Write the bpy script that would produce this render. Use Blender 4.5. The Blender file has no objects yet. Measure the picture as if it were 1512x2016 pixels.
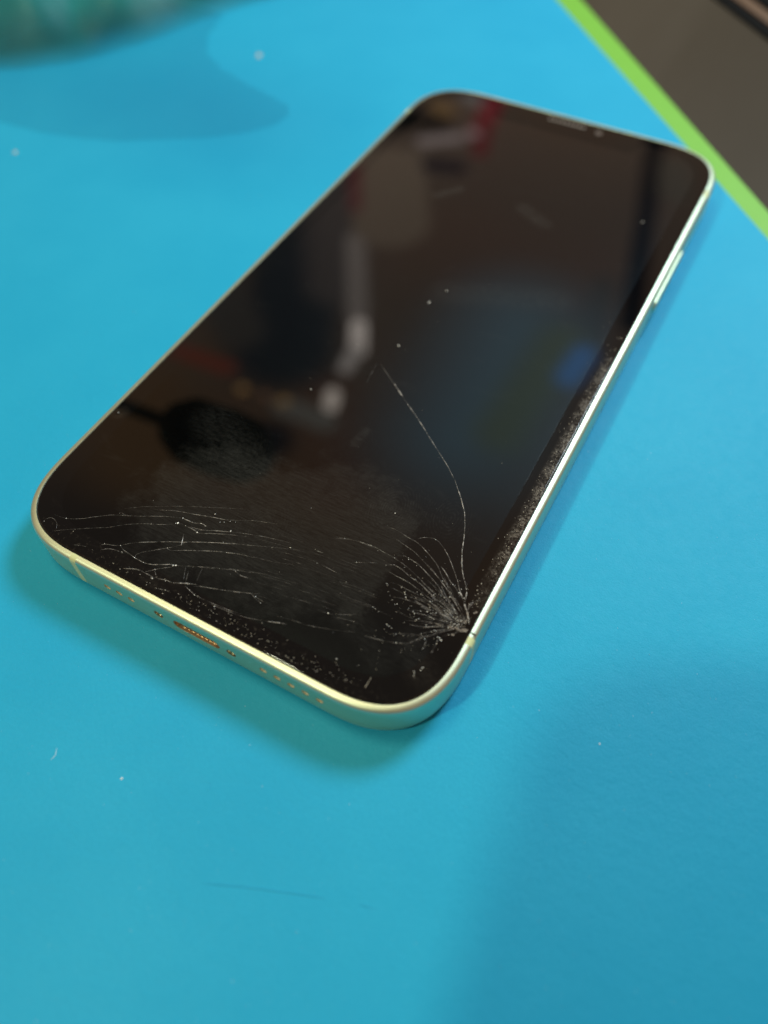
import bpy, bmesh, math, random
import numpy as np
from mathutils import Matrix, Vector
MM = 0.001
S = bpy.context.scene
COL = S.collection

# ---------------------------------------------------------------- camera
cd = bpy.data.cameras.new('camera'); cam = bpy.data.objects.new('camera', cd); COL.objects.link(cam)
cd.sensor_fit = 'VERTICAL'; cd.sensor_height = 34.2; cd.sensor_width = 25.65
cd.lens = 34.2*1532.44/2016
CAM = (47.657, -102.234, 103.421)
CR = ((0.87682, -0.38983, 0.28144), (0.48068, 0.72410, -0.49459), (-0.01098, 0.56895, 0.82230))
M = Matrix([[CR[i][0], CR[i][1], CR[i][2], CAM[i]*MM] for i in range(3)] + [[0, 0, 0, 1]])
cam.matrix_world = M
cd.clip_start = 0.005; cd.clip_end = 20
cd.dof.use_dof = True; cd.dof.focus_distance = 0.116
cd.dof.aperture_fstop = cd.lens/3.1
S.camera = cam

# ---------------------------------------------------------------- dim brown workshop (environment), screen reflections painted in as coloured blobs
ROOM_AND_GLOW = [ 
(-42.2,45.9,52.0,34.0,26.5,(0.33,0.23,0.17),0.8),
(-24,-76,36,-72,17,(0.17,0.125,0.105),.5),
(-36,-42,-24,-52,9,(0.42,0.235,0.115),.7),
(-6,-28,6,-44,5,(0.40,0.21,0.13),.7),
(-6.8,16.5,22.9,18.5,13.7,(0.38,0.23,0.16),0.8),
(-47.7,24.7,-31.4,14.8,8.7,(0.08,0.08,0.10),0.4),
(-35.1,12.8,-17.1,-22.7,9.5,(0.06,0.08,0.10),0.4),
(-39.9,28.8,-18.2,-3.3,5.4,(0.28,0.23,0.21),0.6),
(-37.7,-13.6,-27.1,-22.2,4.7,(0.20,0.18,0.16),0.5),
(-21.7,10.4,-10.3,-8.7,2.0,(0.98,0.82,0.72),0.3),
(-8.8,-10.9,-5.7,-16.6,1.5,(4.2,3.7,3.3),0.1),
(-6.1,-16.8,-5.4,-21.4,1.3,(2.21,1.97,1.79),0.2),
(-9.9,-33.7,-2.2,-33.4,2.1,(0.65,0.60,0.51),0.3),
(-4.3,-27.5,-3.1,-30.1,1.2,(4.61,4.02,3.47),0.1),
(-18.5,-33.7,-18.0,-33.8,0.8,(2.27,1.28,0.48),0.1),
(-14.3,-33.2,-13.9,-33.3,0.7,(1.23,0.68,0.41),0.1),
(-10.8,-32.9,-10.5,-32.8,0.9,(2.09,1.24,0.46),0.1),
(-33.6,-31.5,-23.2,-30.9,1.5,(0.72,0.16,0.10),0.4),
(-31.1,35.6,-24.1,43.7,1.8,(0.51,0.38,0.28),0.3),
(-28.2,34.9,-17.9,18.1,7.8,(0.66,0.48,0.34),0.15),
(-24.3,36.9,-15.9,21.0,4.0,(0.65,0.48,0.34),0.15),
(-34.1,31.8,-26.8,19.2,1.4,(0.56,0.15,0.15),0.3),
(-34.4,53.6,-27.7,55.9,5.0,(0.00,0.00,0.00),0.3),
(-29.2,62.6,-26.6,61.4,2.4,(0.74,0.43,0.16),0.3),
(-24.8,70.1,-19.6,68.9,2.4,(0.71,0.64,0.60),0.3),
(-25.6,47.9,-19.7,52.5,1.9,(1.24,1.01,0.96),0.3),
(-19.9,40.3,-14.7,42.0,2.4,(0.00,0.00,0.04),0.3),
(-19.0,71.8,-16.6,59.3,2.4,(0.75,0.05,0.09),0.3),
(-16.1,59.6,-12.8,49.6,1.9,(0.5,0.05,0.07),0.3),
(-17.5,55.9,-17.2,55.8,1.5,(1.66,1.13,1.13),0.1),
(19.4,73.4,25.5,48.7,2.3,(0.00,0.00,0.01),0.2),
(25.5,48.7,34.0,11.9,2.1,(0.00,0.00,0.02),0.2),
(26.7,63.8,29.4,54.7,3.2,(0.32,0.27,0.20),0.4),
(26.3,20.3,29.5,0.8,2.3,(0.26,0.20,0.16),0.5),
(17,2,19,-26,10,(0.46,0.70,0.84),1.3),  # the screen's diffraction glow from the cool lamp, painted as teal haze
(25.0,2,24,-22,4,(0.50,0.62,0.42),.9),
(29.4,1.0,29.0,-5.5,1.9,(0.35,1.0,2.4),1.0),  # blue spot of the same painted glow
(-15,-47,-8,-41.0,3.8,(0.04,0.04,0.06),0.5),
]
w = bpy.data.worlds.new('World'); S.world = w; w.use_nodes = True
nt = w.node_tree; nt.nodes.clear()
def N(tree, typ, **kw):
    n = tree.nodes.new(typ)
    for k, v in kw.items(): setattr(n, k, v)
    return n
def math_n(tree, op, a, b=None, c=None, clamp=False):
    n = N(tree, 'ShaderNodeMath', operation=op, use_clamp=clamp)
    for i, v in enumerate((a, b, c)):
        if v is None: continue
        if isinstance(v, (int, float)): n.inputs[i].default_value = v
        else: tree.links.new(v, n.inputs[i])
    return n.outputs[0]
def vmath(tree, op, a, b=None, scale=None):
    n = N(tree, 'ShaderNodeVectorMath', operation=op)
    for i, v in enumerate((a, b)):
        if v is None: continue
        if isinstance(v, (tuple, list)): n.inputs[i].default_value = v
        else: tree.links.new(v, n.inputs[i])
    if scale is not None: tree.links.new(scale, n.inputs['Scale'])
    return n.outputs['Value'] if op in ('DOT_PRODUCT', 'LENGTH', 'DISTANCE') else n.outputs['Vector']
def mixc(tree, fac, a, b):
    n = N(tree, 'ShaderNodeMix', data_type='RGBA')
    for s, v in ((n.inputs[0], fac), (n.inputs[6], a), (n.inputs[7], b)):
        if isinstance(v, (int, float)): s.default_value = v
        elif isinstance(v, (tuple, list)): s.default_value = (*v[:3], 1)
        else: tree.links.new(v, s)
    return n.outputs[2]
def smooth(tree, v, lo, hi):
    n = N(tree, 'ShaderNodeMapRange', interpolation_type='SMOOTHSTEP')
    tree.links.new(v, n.inputs['Value']); n.inputs['From Min'].default_value = lo; n.inputs['From Max'].default_value = hi
    return n.outputs['Result']
def noise(tree, vec, scale, detail=3, rough=.55, dist=0):
    n = N(tree, 'ShaderNodeTexNoise'); tree.links.new(vec, n.inputs['Vector'])
    n.inputs['Scale'].default_value = scale; n.inputs['Detail'].default_value = detail
    n.inputs['Roughness'].default_value = rough; n.inputs['Distortion'].default_value = dist
    return n.outputs['Fac']

tc = N(nt, 'ShaderNodeTexCoord'); sp = N(nt, 'ShaderNodeSeparateXYZ'); nt.links.new(tc.outputs['Generated'], sp.inputs[0])
z = math_n(nt, 'MAXIMUM', sp.outputs['Z'], .06)
# direction written as the spot on a ceiling one unit up
cb = N(nt, 'ShaderNodeCombineXYZ')
nt.links.new(math_n(nt, 'DIVIDE', sp.outputs['X'], z), cb.inputs[0]); nt.links.new(math_n(nt, 'DIVIDE', sp.outputs['Y'], z), cb.inputs[1])
uv = cb.outputs[0]
col = mixc(nt, smooth(nt, noise(nt, uv, 2.3, 3), .35, .65), (.37, .205, .115), (.34, .24, .17))
def uvp(x, y): return ((x-47.66)/95.8, (y+102.23)/95.8, 0)
for (x0, y0, x1, y1, r, c, soft) in ROOM_AND_GLOW:
    a, b = uvp(x0, y0), uvp(x1, y1); d = (b[0]-a[0], b[1]-a[1], 0); L2 = d[0]**2+d[1]**2
    pa = vmath(nt, 'SUBTRACT', uv, a)
    t = math_n(nt, 'MULTIPLY', vmath(nt, 'DOT_PRODUCT', pa, d), 1/L2, clamp=True)
    sc = N(nt, 'ShaderNodeVectorMath', operation='SCALE'); sc.inputs[0].default_value = d; nt.links.new(t, sc.inputs['Scale'])
    dist = vmath(nt, 'LENGTH', vmath(nt, 'SUBTRACT', pa, sc.outputs[0]))
    rr = r/95.8
    col = mixc(nt, smooth(nt, dist, rr*(1+soft), rr*(1-soft)), col, c)
# below the horizon: the dim floor
col = mixc(nt, smooth(nt, sp.outputs['Z'], -.02, .08), (.10, .08, .06), col)
bg = N(nt, 'ShaderNodeBackground'); nt.links.new(col, bg.inputs[0]); bg.inputs[1].default_value = .85
nt.links.new(bg.outputs[0], N(nt, 'ShaderNodeOutputWorld').inputs[0])

# ---------------------------------------------------------------- lamps
def lamp(name, loc, target, radius, power, colour):
    l = bpy.data.lights.new(name, 'AREA'); l.shape = 'DISK'; l.size = 2*radius*MM
    l.energy = power; l.color = colour
    o = bpy.data.objects.new(name, l); COL.objects.link(o)
    o.location = Vector(loc)*MM
    o.rotation_euler = (Vector(target)-Vector(loc)).to_track_quat('-Z', 'Y').to_euler()
    return o
lamp('cool_bench_lamp', (90, 332, 395), (10, -20, 0), 78, 2.55, (.66, .85, .95))
lamp('warm_ceiling_lamp', (-170, -22, 600), (0, -20, 0), 80, 1.0, (1.0, .87, .52))
lamp('soft_side_lamp', (-215, -430, 611), (20, -40, 0), 20, 1.95, (.92, .95, .66))

S.view_settings.view_transform = 'Standard'; S.view_settings.look = 'None'
S.view_settings.exposure = 0; S.view_settings.gamma = 1
S.cycles.max_bounces = 8; S.cycles.use_denoising = True
S.cycles.sample_clamp_indirect = 6

# ---------------------------------------------------------------- materials
def mat(name, base, rough=.5, metal=0., spec=.5, coat=0., coat_rough=.03):
    m = bpy.data.materials.new(name); m.use_nodes = True
    b = m.node_tree.nodes['Principled BSDF']
    b.inputs['Base Color'].default_value = (*base, 1); b.inputs['Roughness'].default_value = rough
    b.inputs['Metallic'].default_value = metal; b.inputs['Specular IOR Level'].default_value = spec
    b.inputs['Coat Weight'].default_value = coat; b.inputs['Coat Roughness'].default_value = coat_rough
    return m, m.node_tree, b
def objco(t, scale=1000.):                     # object coordinates in millimetres
    c = N(t, 'ShaderNodeTexCoord'); v = N(t, 'ShaderNodeVectorMath', operation='SCALE'); t.links.new(c.outputs['Object'], v.inputs[0])
    v.inputs['Scale'].default_value = scale
    return v.outputs[0]
def bump(t, b, h, strength, distance, slot='Normal'):
    n = N(t, 'ShaderNodeBump'); n.inputs['Strength'].default_value = strength; n.inputs['Distance'].default_value = distance
    t.links.new(h, n.inputs['Height']); t.links.new(n.outputs[0], b.inputs[slot])
def stretch(t, co, sx, sy, rot=0., sz=1.):
    m = N(t, 'ShaderNodeMapping'); t.links.new(co, m.inputs[0]); m.inputs['Scale'].default_value = (sx, sy, sz); m.inputs['Rotation'].default_value = (0, 0, rot)
    return m.outputs[0]

# blue silicone mat: faint mottling, fine sparkle grain
m_mat, t, b = mat('blue_silicone', (.02, .36, .66), .5, spec=.14)
co = objco(t)
n1 = noise(t, co, .035, 4); n2 = noise(t, co, .5, 4, .6); n3 = noise(t, co, 3.2, 3, .75)
c = mixc(t, smooth(t, n1, .3, .7), (.016, .345, .585), (.021, .37, .61))
c = mixc(t, math_n(t, 'MULTIPLY', smooth(t, n2, .55, .8), .10), c, (.02, .27, .52))
spk = smooth(t, n3, .66, .76)
c = mixc(t, math_n(t, 'MULTIPLY', smooth(t, noise(t, co, 1.9, 4, .8), .35, .65), .30), c, (.010, .30, .54))
c = mixc(t, math_n(t, 'MULTIPLY', spk, .55), c, (.20, .62, .85))
t.links.new(c, b.inputs['Base Color'])
t.links.new(math_n(t, 'MULTIPLY_ADD', n2, .16, .40), b.inputs['Roughness'])
bump(t, b, math_n(t, 'ADD', math_n(t, 'MULTIPLY', n3, 1.0), math_n(t, 'MULTIPLY', n2, 1.6)), .55, .00009)
m_green, t, b = mat('green_mat_layer', (.33, .80, .05), .5, spec=.4)
co = objco(t); c = mixc(t, noise(t, co, .3, 3), (.155, .42, .035), (.18, .455, .05)); t.links.new(c, b.inputs['Base Color'])
m_bench, t, b = mat('brown_bench', (.10, .075, .055), .6, spec=.15)
co = objco(t); c = mixc(t, smooth(t, noise(t, stretch(t, co, .02, .004, .8), 1, 5), .3, .7), (.037, .026, .014), (.054, .041, .027)); t.links.new(c, b.inputs['Base Color'])
bump(t, b, noise(t, co, .8, 3), .3, .0002)
m_black, _, _ = mat('black_gap', (.004, .004, .004), .9, spec=.1)
m_wood, t, b = mat('brown_panel', (.10, .05, .02), .5)
co = objco(t); c = mixc(t, noise(t, stretch(t, co, .02, .4), 1, 4), (.07, .035, .012), (.13, .065, .03)); t.links.new(c, b.inputs['Base Color'])

# pale green anodised aluminium
m_alu, t, b = mat('pale_green_aluminium', (.80, .84, .56), .27, metal=.93)
co = objco(t)
nn = noise(t, co, .25, 3); ng = noise(t, co, 14, 2)
t.links.new(mixc(t, nn, (.59, .66, .50), (.64, .70, .54)), b.inputs['Base Color'])
sc_ = smooth(t, noise(t, stretch(t, co, .12, 3.2, .0, 4), 1, 4), .62, .74)
t.links.new(math_n(t, 'ADD', math_n(t, 'MULTIPLY_ADD', nn, .06, .40), math_n(t, 'MULTIPLY', sc_, .14)), b.inputs['Roughness'])
bump(t, b, ng, .25, .00002)
m_band, _, _ = mat('pale_green_plastic', (.62, .66, .36), .42, spec=.5)
m_button, _, _ = mat('button_aluminium', (.62, .68, .48), .45, metal=.8)
m_gasket, _, _ = mat('black_gasket', (.008, .008, .007), .35, spec=.5)
m_brass, t, b = mat('copper_port', (.95, .68, .44), .35, metal=1.)
m_hbrass, _, _ = mat('hole_brass', (.95, .80, .55), .5, metal=.5)
m_steel, _, _ = mat('screw_steel', (.75, .66, .50), .3, metal=1.)
m_hole, _, _ = mat('hole_dark', (.02, .015, .012), .6)

m_shadow = bpy.data.materials.new('shade_film'); m_shadow.use_nodes = True; t = m_shadow.node_tree; b = t.nodes['Principled BSDF']  # tint of the sheet that stands in for the shadow beside the bag
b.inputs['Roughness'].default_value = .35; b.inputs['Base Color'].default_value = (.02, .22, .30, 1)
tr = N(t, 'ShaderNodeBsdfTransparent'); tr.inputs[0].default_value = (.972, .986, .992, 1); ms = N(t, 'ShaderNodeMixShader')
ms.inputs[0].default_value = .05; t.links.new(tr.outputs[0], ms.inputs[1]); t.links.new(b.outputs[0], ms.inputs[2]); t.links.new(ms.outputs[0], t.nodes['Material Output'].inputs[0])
m_shard, _, _ = mat('shard_glass', (.004, .004, .004), .5, spec=0, coat=1., coat_rough=.06)
m_shard2, t, b = mat('clouded_shard', (.05, .04, .03), .3, spec=.6)
co = objco(t); t.links.new(mixc(t, smooth(t, noise(t, co, 5, 4, .7), .4, .7), (.008, .006, .005), (.10, .08, .065)), b.inputs['Base Color'])
def seg_mask(t, co, a, b_, r0, r1):
    d = (b_[0]-a[0], b_[1]-a[1], 0); L2 = max(d[0]**2+d[1]**2, 1e-6)
    pa = vmath(t, 'SUBTRACT', co, (a[0], a[1], 0))
    tt = math_n(t, 'MULTIPLY', vmath(t, 'DOT_PRODUCT', pa, d), 1/L2, clamp=True)
    sc = N(t, 'ShaderNodeVectorMath', operation='SCALE'); sc.inputs[0].default_value = d; t.links.new(tt, sc.inputs['Scale'])
    dist = vmath(t, 'LENGTH', vmath(t, 'SUBTRACT', pa, sc.outputs[0]))
    return dist
def flat_xy(t, co):
    s = N(t, 'ShaderNodeSeparateXYZ'); t.links.new(co, s.inputs[0]); c = N(t, 'ShaderNodeCombineXYZ')
    t.links.new(s.outputs[0], c.inputs[0]); t.links.new(s.outputs[1], c.inputs[1]); return c.outputs[0], s
def glass_material(name, display):
    m, t, b = mat(name, (.003, .003, .003), .5, spec=.0, coat=1., coat_rough=.012)
    b.inputs['Coat IOR'].default_value = 1.5
    co3 = objco(t); co, s = flat_xy(t, co3)
    X, Y = s.outputs[0], s.outputs[1]
    # greasy smear left by a thumb over the lower middle; it stops where the shattered fan starts
    warp = noise(t, co, .22, 3)
    edge = math_n(t, 'MULTIPLY', math_n(t, 'SUBTRACT', noise(t, co, .16, 5, .7), .5), 26.)
    d = math_n(t, 'ADD', seg_mask(t, co, (-8, -57), (14, -52), 0, 0), edge)
    smear = smooth(t, d, 15.5, 7.5)
    right = smooth(t, math_n(t, 'ADD', X, math_n(t, 'MULTIPLY', math_n(t, 'SUBTRACT', noise(t, co, 1.7, 3, .8), .5), 5.)), 21.2, 19.6)
    smear = math_n(t, 'MULTIPLY', smear, right)
    streak = noise(t, stretch(t, co, .35, 5.5, math.radians(8)), 1, 4, .7, 1.2)
    streak2 = noise(t, stretch(t, co, 1.1, 9, math.radians(-52)), 1, 3, .6, 2.0)
    sm = math_n(t, 'MULTIPLY', smear, math_n(t, 'ADD', math_n(t, 'MULTIPLY', smooth(t, streak, .25, .75), .75), math_n(t, 'MULTIPLY', smooth(t, streak2, .4, .8), .35)))
    # fingerprint: fine concentric ridges
    fp = None
    for (fx, fy, fr, sc, am) in ((15.5, -43.5, 7., 2.6, .40), (24., -41., 6., 2.3, .28), (-12, -46, 9, 2.2, .20), (0, -56, 8, 2.4, .3)):
        p = vmath(t, 'SUBTRACT', co, (fx, fy, 0))
        wv = N(t, 'ShaderNodeTexWave', wave_type='RINGS', rings_direction='SPHERICAL'); t.links.new(stretch(t, p, 1, .62, .6), wv.inputs[0])
        wv.inputs['Scale'].default_value = sc*.32; wv.inputs['Distortion'].default_value = 14.; wv.inputs['Detail'].default_value = 2.; wv.inputs['Detail Scale'].default_value = .12
        msk = math_n(t, 'MULTIPLY', smooth(t, math_n(t, 'ADD', vmath(t, 'LENGTH', p), math_n(t, 'MULTIPLY', math_n(t, 'SUBTRACT', noise(t, co, .5, 3), .5), 6.)), fr, fr*.3), math_n(t, 'MULTIPLY', smooth(t, noise(t, co, 1.3, 3), .4, .65), am))
        q = math_n(t, 'MULTIPLY', smooth(t, wv.outputs['Fac'], .3, .8), msk)
        fp = q if fp is None else math_n(t, 'ADD', fp, q)
    # sparse dust and pale wipes everywhere
    wipe = math_n(t, 'MULTIPLY', smooth(t, noise(t, stretch(t, co, .10, .35, math.radians(25)), 1, 5, .7, .8), .58, .80), .30)
    film = math_n(t, 'ADD', math_n(t, 'ADD', sm, fp), wipe)
    wn = smooth(t, noise(t, stretch(t, co, .8, 2.2, math.radians(-20)), 1, 4, .75, .6), .30, .70)
    for (a_, b_, r_, am) in (((-14, 31), (-10.8, 35.2), 1.7, 1.), ((3.6, 35.2), (9.2, 32.4), 2.6, .8), ((1.3, 4.6), (20, 12), 5, .45), ((4.6, -32), (4.3, -35), 1.3, .6), ((-18, -42), (-8, -47), 6, .5), ((-33.4, -48), (-33, -47.5), 1.8, 1.), ((28, -62), (32, -65), 3.2, .5), ((20, -62), (26, -66), 3, .35)):
        film = math_n(t, 'ADD', film, math_n(t, 'MULTIPLY', wn, math_n(t, 'MULTIPLY', smooth(t, seg_mask(t, co, a_, b_, 0, 0), r_, r_*.15), am)))
    speck = smooth(t, noise(t, co, 3.3, 1, .5), .80, .84)
    film = math_n(t, 'MULTIPLY', film, .029)
    if not display:
        # grime packed along the edges of the border, thickest on the right
        gr = noise(t, co, 2.4, 5, .8); gx = math_n(t, 'MULTIPLY', smooth(t, X, 32.3, 33.9), math_n(t, 'MULTIPLY_ADD', smooth(t, noise(t, co, .45, 3), .42, .6), .75, .25))
        lo = smooth(t, Y, -56, -40); hi = smooth(t, Y, 6, -3)
        g1 = math_n(t, 'MULTIPLY', math_n(t, 'MULTIPLY', gx, math_n(t, 'MULTIPLY', lo, hi)), smooth(t, gr, .40, .66))
        gy = math_n(t, 'MULTIPLY', smooth(t, Y, -68.2, -70.2), smooth(t, noise(t, co, 1.9, 4, .7), .56, .70))
        g = math_n(t, 'ADD', g1, math_n(t, 'MULTIPLY', gy, .12), clamp=True)
        film = math_n(t, 'ADD', film, math_n(t, 'MULTIPLY', g, .30))
        g_out = g
    film = math_n(t, 'ADD', film, math_n(t, 'MULTIPLY', speck, .05), clamp=True)
    dif = N(t, 'ShaderNodeBsdfPrincipled'); dif.inputs['Base Color'].default_value = (.60, .60, .56, 1) if display else (.60, .50, .40, 1)
    dif.inputs['Roughness'].default_value = .38; dif.inputs['Specular IOR Level'].default_value = .6
    ms = N(t, 'ShaderNodeMixShader'); t.links.new(film, ms.inputs[0]); t.links.new(b.outputs[0], ms.inputs[1]); t.links.new(dif.outputs[0], ms.inputs[2])
    t.links.new(ms.outputs[0], t.nodes['Material Output'].inputs[0])
    if display:      # the switched-off panel under the glass scatters a weak, tinted sheen
        b.inputs['Base Color'].default_value = (.008, .012, .014, 1); b.inputs['Metallic'].default_value = 1.
        b.inputs['Roughness'].default_value = .20
        b.inputs['Thin Film Thickness'].default_value = 0
    return m
m_border = glass_material('black_glass_border', False)
m_disp = glass_material('dark_display', True)

def crack_material(name, base, solid, rough=.3):
    m, t, b = mat(name, base, rough, spec=.8)
    co = objco(t)
    a = smooth(t, noise(t, co, .8, 4, .7), .40, .70)
    a2 = smooth(t, noise(t, co, 7., 2, .6), .45, .75)
    al = math_n(t, 'ADD', math_n(t, 'MULTIPLY', math_n(t, 'ADD', math_n(t, 'MULTIPLY', a, .75), math_n(t, 'MULTIPLY', a2, .22)), 1.0), solid, clamp=True)
    k = N(t, 'ShaderNodeObjectInfo')
    al = math_n(t, 'MULTIPLY', al, k.outputs['Alpha'])
    t.links.new(al, b.inputs['Alpha'])
    return m
m_crack = crack_material('crack_line', (.80, .76, .74), .04)
m_chip, _, _ = mat('white_glass_chip', (.93, .93, .91), .3, spec=.9, coat=1., coat_rough=.08)
m_pulv, t, b = mat('pulverised_glass', (.40, .33, .27), .5)
co = objco(t); t.links.new(mixc(t, smooth(t, noise(t, co, 4.5, 4, .7), .35, .7), (.03, .024, .02), (.34, .28, .23)), b.inputs['Base Color']); bump(t, b, noise(t, co, 6, 3), 1, .0002)
m_dust, _, _ = mat('grey_dust', (.50, .46, .40), .7)
m_grille, _, _ = mat('grille_mesh', (.16, .13, .11), .6)
m_lint, _, _ = mat('pale_lint', (.72, .80, .82), .6)
m_crumb, _, _ = mat('beige_crumb', (.55, .50, .40), .7)
m_bag, t, b = mat('teal_film', (.05, .30, .30), .42, spec=.25)
at = N(t, 'ShaderNodeAttribute', attribute_name='layers'); t.links.new(at.outputs['Fac'], b.inputs['Alpha'])
co = objco(t); t.links.new(mixc(t, smooth(t, noise(t, co, .04, 3), .3, .7), (.008, .15, .16), (.012, .22, .21)), b.inputs['Base Color'])
m_dark, _, _ = mat('matt_black_plastic', (.012, .012, .013), .85, spec=.1)
m_lens, _, _ = mat('lens_glass', (.004, .004, .006), .05)
m_mark, _, _ = mat('scuff', (.018, .332, .568), .5)

# ---------------------------------------------------------------- object helpers
def link(name, me, m, parent=None):
    o = bpy.data.objects.new(name, me); COL.objects.link(o)
    if m is not None and not me.materials: me.materials.append(m)
    if parent: o.parent = parent
    return o
def mesh(name, v, f, m, parent=None, smooth_=False):
    me = bpy.data.meshes.new(name); me.from_pydata([tuple(c*MM for c in p) for p in v], [], f); me.validate()
    bm = bmesh.new(); bm.from_mesh(me); bmesh.ops.recalc_face_normals(bm, faces=bm.faces); bm.to_mesh(me); bm.free()
    if smooth_: me.shade_smooth()
    return link(name, me, m, parent)
def tag(o, label=None, cat=None, group=None, kind=None):
    if label: o['label'] = label
    if cat: o['category'] = cat
    if group: o['group'] = group
    if kind: o['kind'] = kind
    return o
def empty(name, loc=(0, 0, 0)):
    o = bpy.data.objects.new(name, None); COL.objects.link(o); o.location = Vector(loc)*MM; o.empty_display_size = .01
    return o
def box(x0, y0, z0, x1, y1, z1):
    v = [(x, y, z) for z in (z0, z1) for y in (y0, y1) for x in (x0, x1)]
    return v, [(0, 2, 3, 1), (4, 5, 7, 6), (0, 1, 5, 4), (2, 6, 7, 3), (0, 4, 6, 2), (1, 3, 7, 5)]
def prism(poly, z0, z1):
    n = len(poly); v = [(x, y, z0) for x, y in poly]+[(x, y, z1) for x, y in poly]
    return v, [tuple(range(n))[::-1], tuple(range(n, 2*n))]+[(i, (i+1) % n, n+(i+1) % n, n+i) for i in range(n)]
def blob(rng, cx, cy, z0, r, n=7, h=.5, flat=1., ang=0.):
    v = []
    for k in range(n):
        a = 2*math.pi*k/n; q = r*rng.uniform(.6, 1.25)
        x, y = q*math.cos(a), q*math.sin(a)*flat
        v.append((cx+x*math.cos(ang)-y*math.sin(ang), cy+x*math.sin(ang)+y*math.cos(ang), z0))
    v2 = [(cx+(p[0]-cx)*.55+rng.uniform(-.1, .1)*r, cy+(p[1]-cy)*.55+rng.uniform(-.1, .1)*r, z0+h*r*rng.uniform(.5, 1.1)) for p in v]
    f = [tuple(range(n))[::-1], tuple(range(n, 2*n))]+[(i, (i+1) % n, n+(i+1) % n, n+i) for i in range(n)]
    return v+v2, f

# ---------------------------------------------------------------- setting: bench, mat
tag(mesh('workbench', *box(-900, -900, -42, 900, 900, -.5), m_bench), kind='structure')
# phone outline: continuous-curvature rounded rectangle, half sizes 34.55 x 72.15 at the glass edge
HA, HB, RC, PN = 34.55, 72.15, 14.04, 2.84
def outline(off, a=HA, b=HB, r=RC, n=PN, nc=40, step=1.2):
    q = []
    for i in range(nc+1):
        th = math.pi/2*i/nc; c, s = math.cos(th), math.sin(th)
        k = (c**n+s**n)**(-1/n) if 0 < i < nc else 1.
        q.append((a-r+r*k*c, b-r+r*k*s))
    P = q+[(-x, y) for x, y in q[::-1]]; P = P+[(-x, -y) for x, y in P]
    out = []                                         # fill the straights evenly
    for i, p in enumerate(P):
        nx = P[(i+1) % len(P)]; d = math.hypot(nx[0]-p[0], nx[1]-p[1])
        if d < 1e-6: continue
        k = max(1, int(round(d/step)))
        out += [(p[0]+(nx[0]-p[0])*j/k, p[1]+(nx[1]-p[1])*j/k) for j in range(k)]
    P = np.array(out); T = np.roll(P, -1, 0)-np.roll(P, 1, 0); T /= np.linalg.norm(T, axis=1)[:, None]
    return P+off*np.stack([T[:, 1], -T[:, 0]], 1)
OUT = np.roll(outline(1.2), 20, 0)
NP_ = len(OUT)
NRM = (OUT-np.roll(outline(0.), 20, 0))/1.2
prof = [(0, 1.25), (0, 2.4), (0, 3.7), (0, 5.0), (0, 6.55), (.02, 6.75), (.08, 6.94), (.18, 7.10), (.32, 7.23), (.50, 7.33), (.72, 7.39), (.92, 7.42), (1.08, 7.43), (1.12, 7.38), (1.12, 6.5),
        (3.2, 6.5), (3.2, 1.1), (1.12, 1.1), (1.12, .32), (1.0, .26), (.75, .28), (.5, .38), (.27, .56), (.1, .82)]
def sweep(idx, closed=False, inset=0.):
    v, f = [], []; K = len(prof)
    for i in idx:
        p, n = OUT[i % NP_], NRM[i % NP_]
        for (o, zz) in prof: q = p-n*(o+inset); v.append((q[0], q[1], zz))
    m = len(idx)
    for i in range(m if closed else m-1):
        j = (i+1) % m
        for k in range(K): l = (k+1) % K; f.append((i*K+k, j*K+k, j*K+l, i*K+l))
    if not closed: f += [tuple(range(K)), tuple(range((m-1)*K, m*K))[::-1]]
    return v, f
def near(x, y): return int(np.argmin(((OUT-np.array((x, y)))**2).sum(1)))

phone = tag(empty('smartphone'), 'pale green framed smartphone lying face up, black screen cracked at its lower right corner', 'smartphone')
bands = [(near(-21.75, -73.3), near(-20.0, -73.3)), (near(35.7, -58.1), near(35.7, -56.6)), (near(35.7, 57.2), near(35.7, 58.9)), (near(14.6, 73.3), near(13.0, 73.3)), (near(-35.7, 57.2), near(-35.7, 58.9))]
bands = sorted([(min(a, b), max(a, b)) for a, b in bands])
v, f = [], []
for k in range(len(bands)):
    s = bands[k][1]; e = bands[(k+1) % len(bands)][0]
    if e < s: e += NP_
    a, b_ = sweep(list(range(s, e+1))); f += [tuple(i+len(v) for i in q) for q in b_]; v += a
frame = mesh('frame', v, f, m_alu, phone)
# holes cut into the bottom edge
def cyl_y(cx, cz, r, y0, y1, half=0., n=20):
    pts = []
    for i in range(n):
        a = 2*math.pi*i/n+1e-3; x = r*math.cos(a); zz = r*math.sin(a)
        pts.append((cx+x+(half if x > 0 else -half), cz+zz))
    v = [(x, y0, zz) for x, zz in pts]+[(x, y1, zz) for x, zz in pts]
    return v, [tuple(range(n)), tuple(range(n, 2*n))[::-1]]+[(i, n+i, n+(i+1) % n, (i+1) % n) for i in range(n)]
ZH = 4.15
speakers = [-15.5, -13.3, -11.1, 11.8, 14.05, 16.3, 18.55, 20.8]
screws = [-6.1, 6.5]
cv, cf = [], []
def add_cut(vf):
    global cv, cf
    a, b_ = vf; cf += [tuple(i+len(cv) for i in q) for q in b_]; cv += a
for x in speakers: add_cut(cyl_y(x, ZH, .60, -74.5, -72.0))
for x in screws: add_cut(cyl_y(x, ZH, .80, -74.5, -72.3))
add_cut(cyl_y(.55, ZH, 1.15, -74.5, -70.9, half=2.85, n=28))
cut = mesh('cutter', cv, cf, m_hole)
md = frame.modifiers.new('holes', 'BOOLEAN'); md.object = cut; md.operation = 'DIFFERENCE'; md.solver = 'EXACT'
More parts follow.
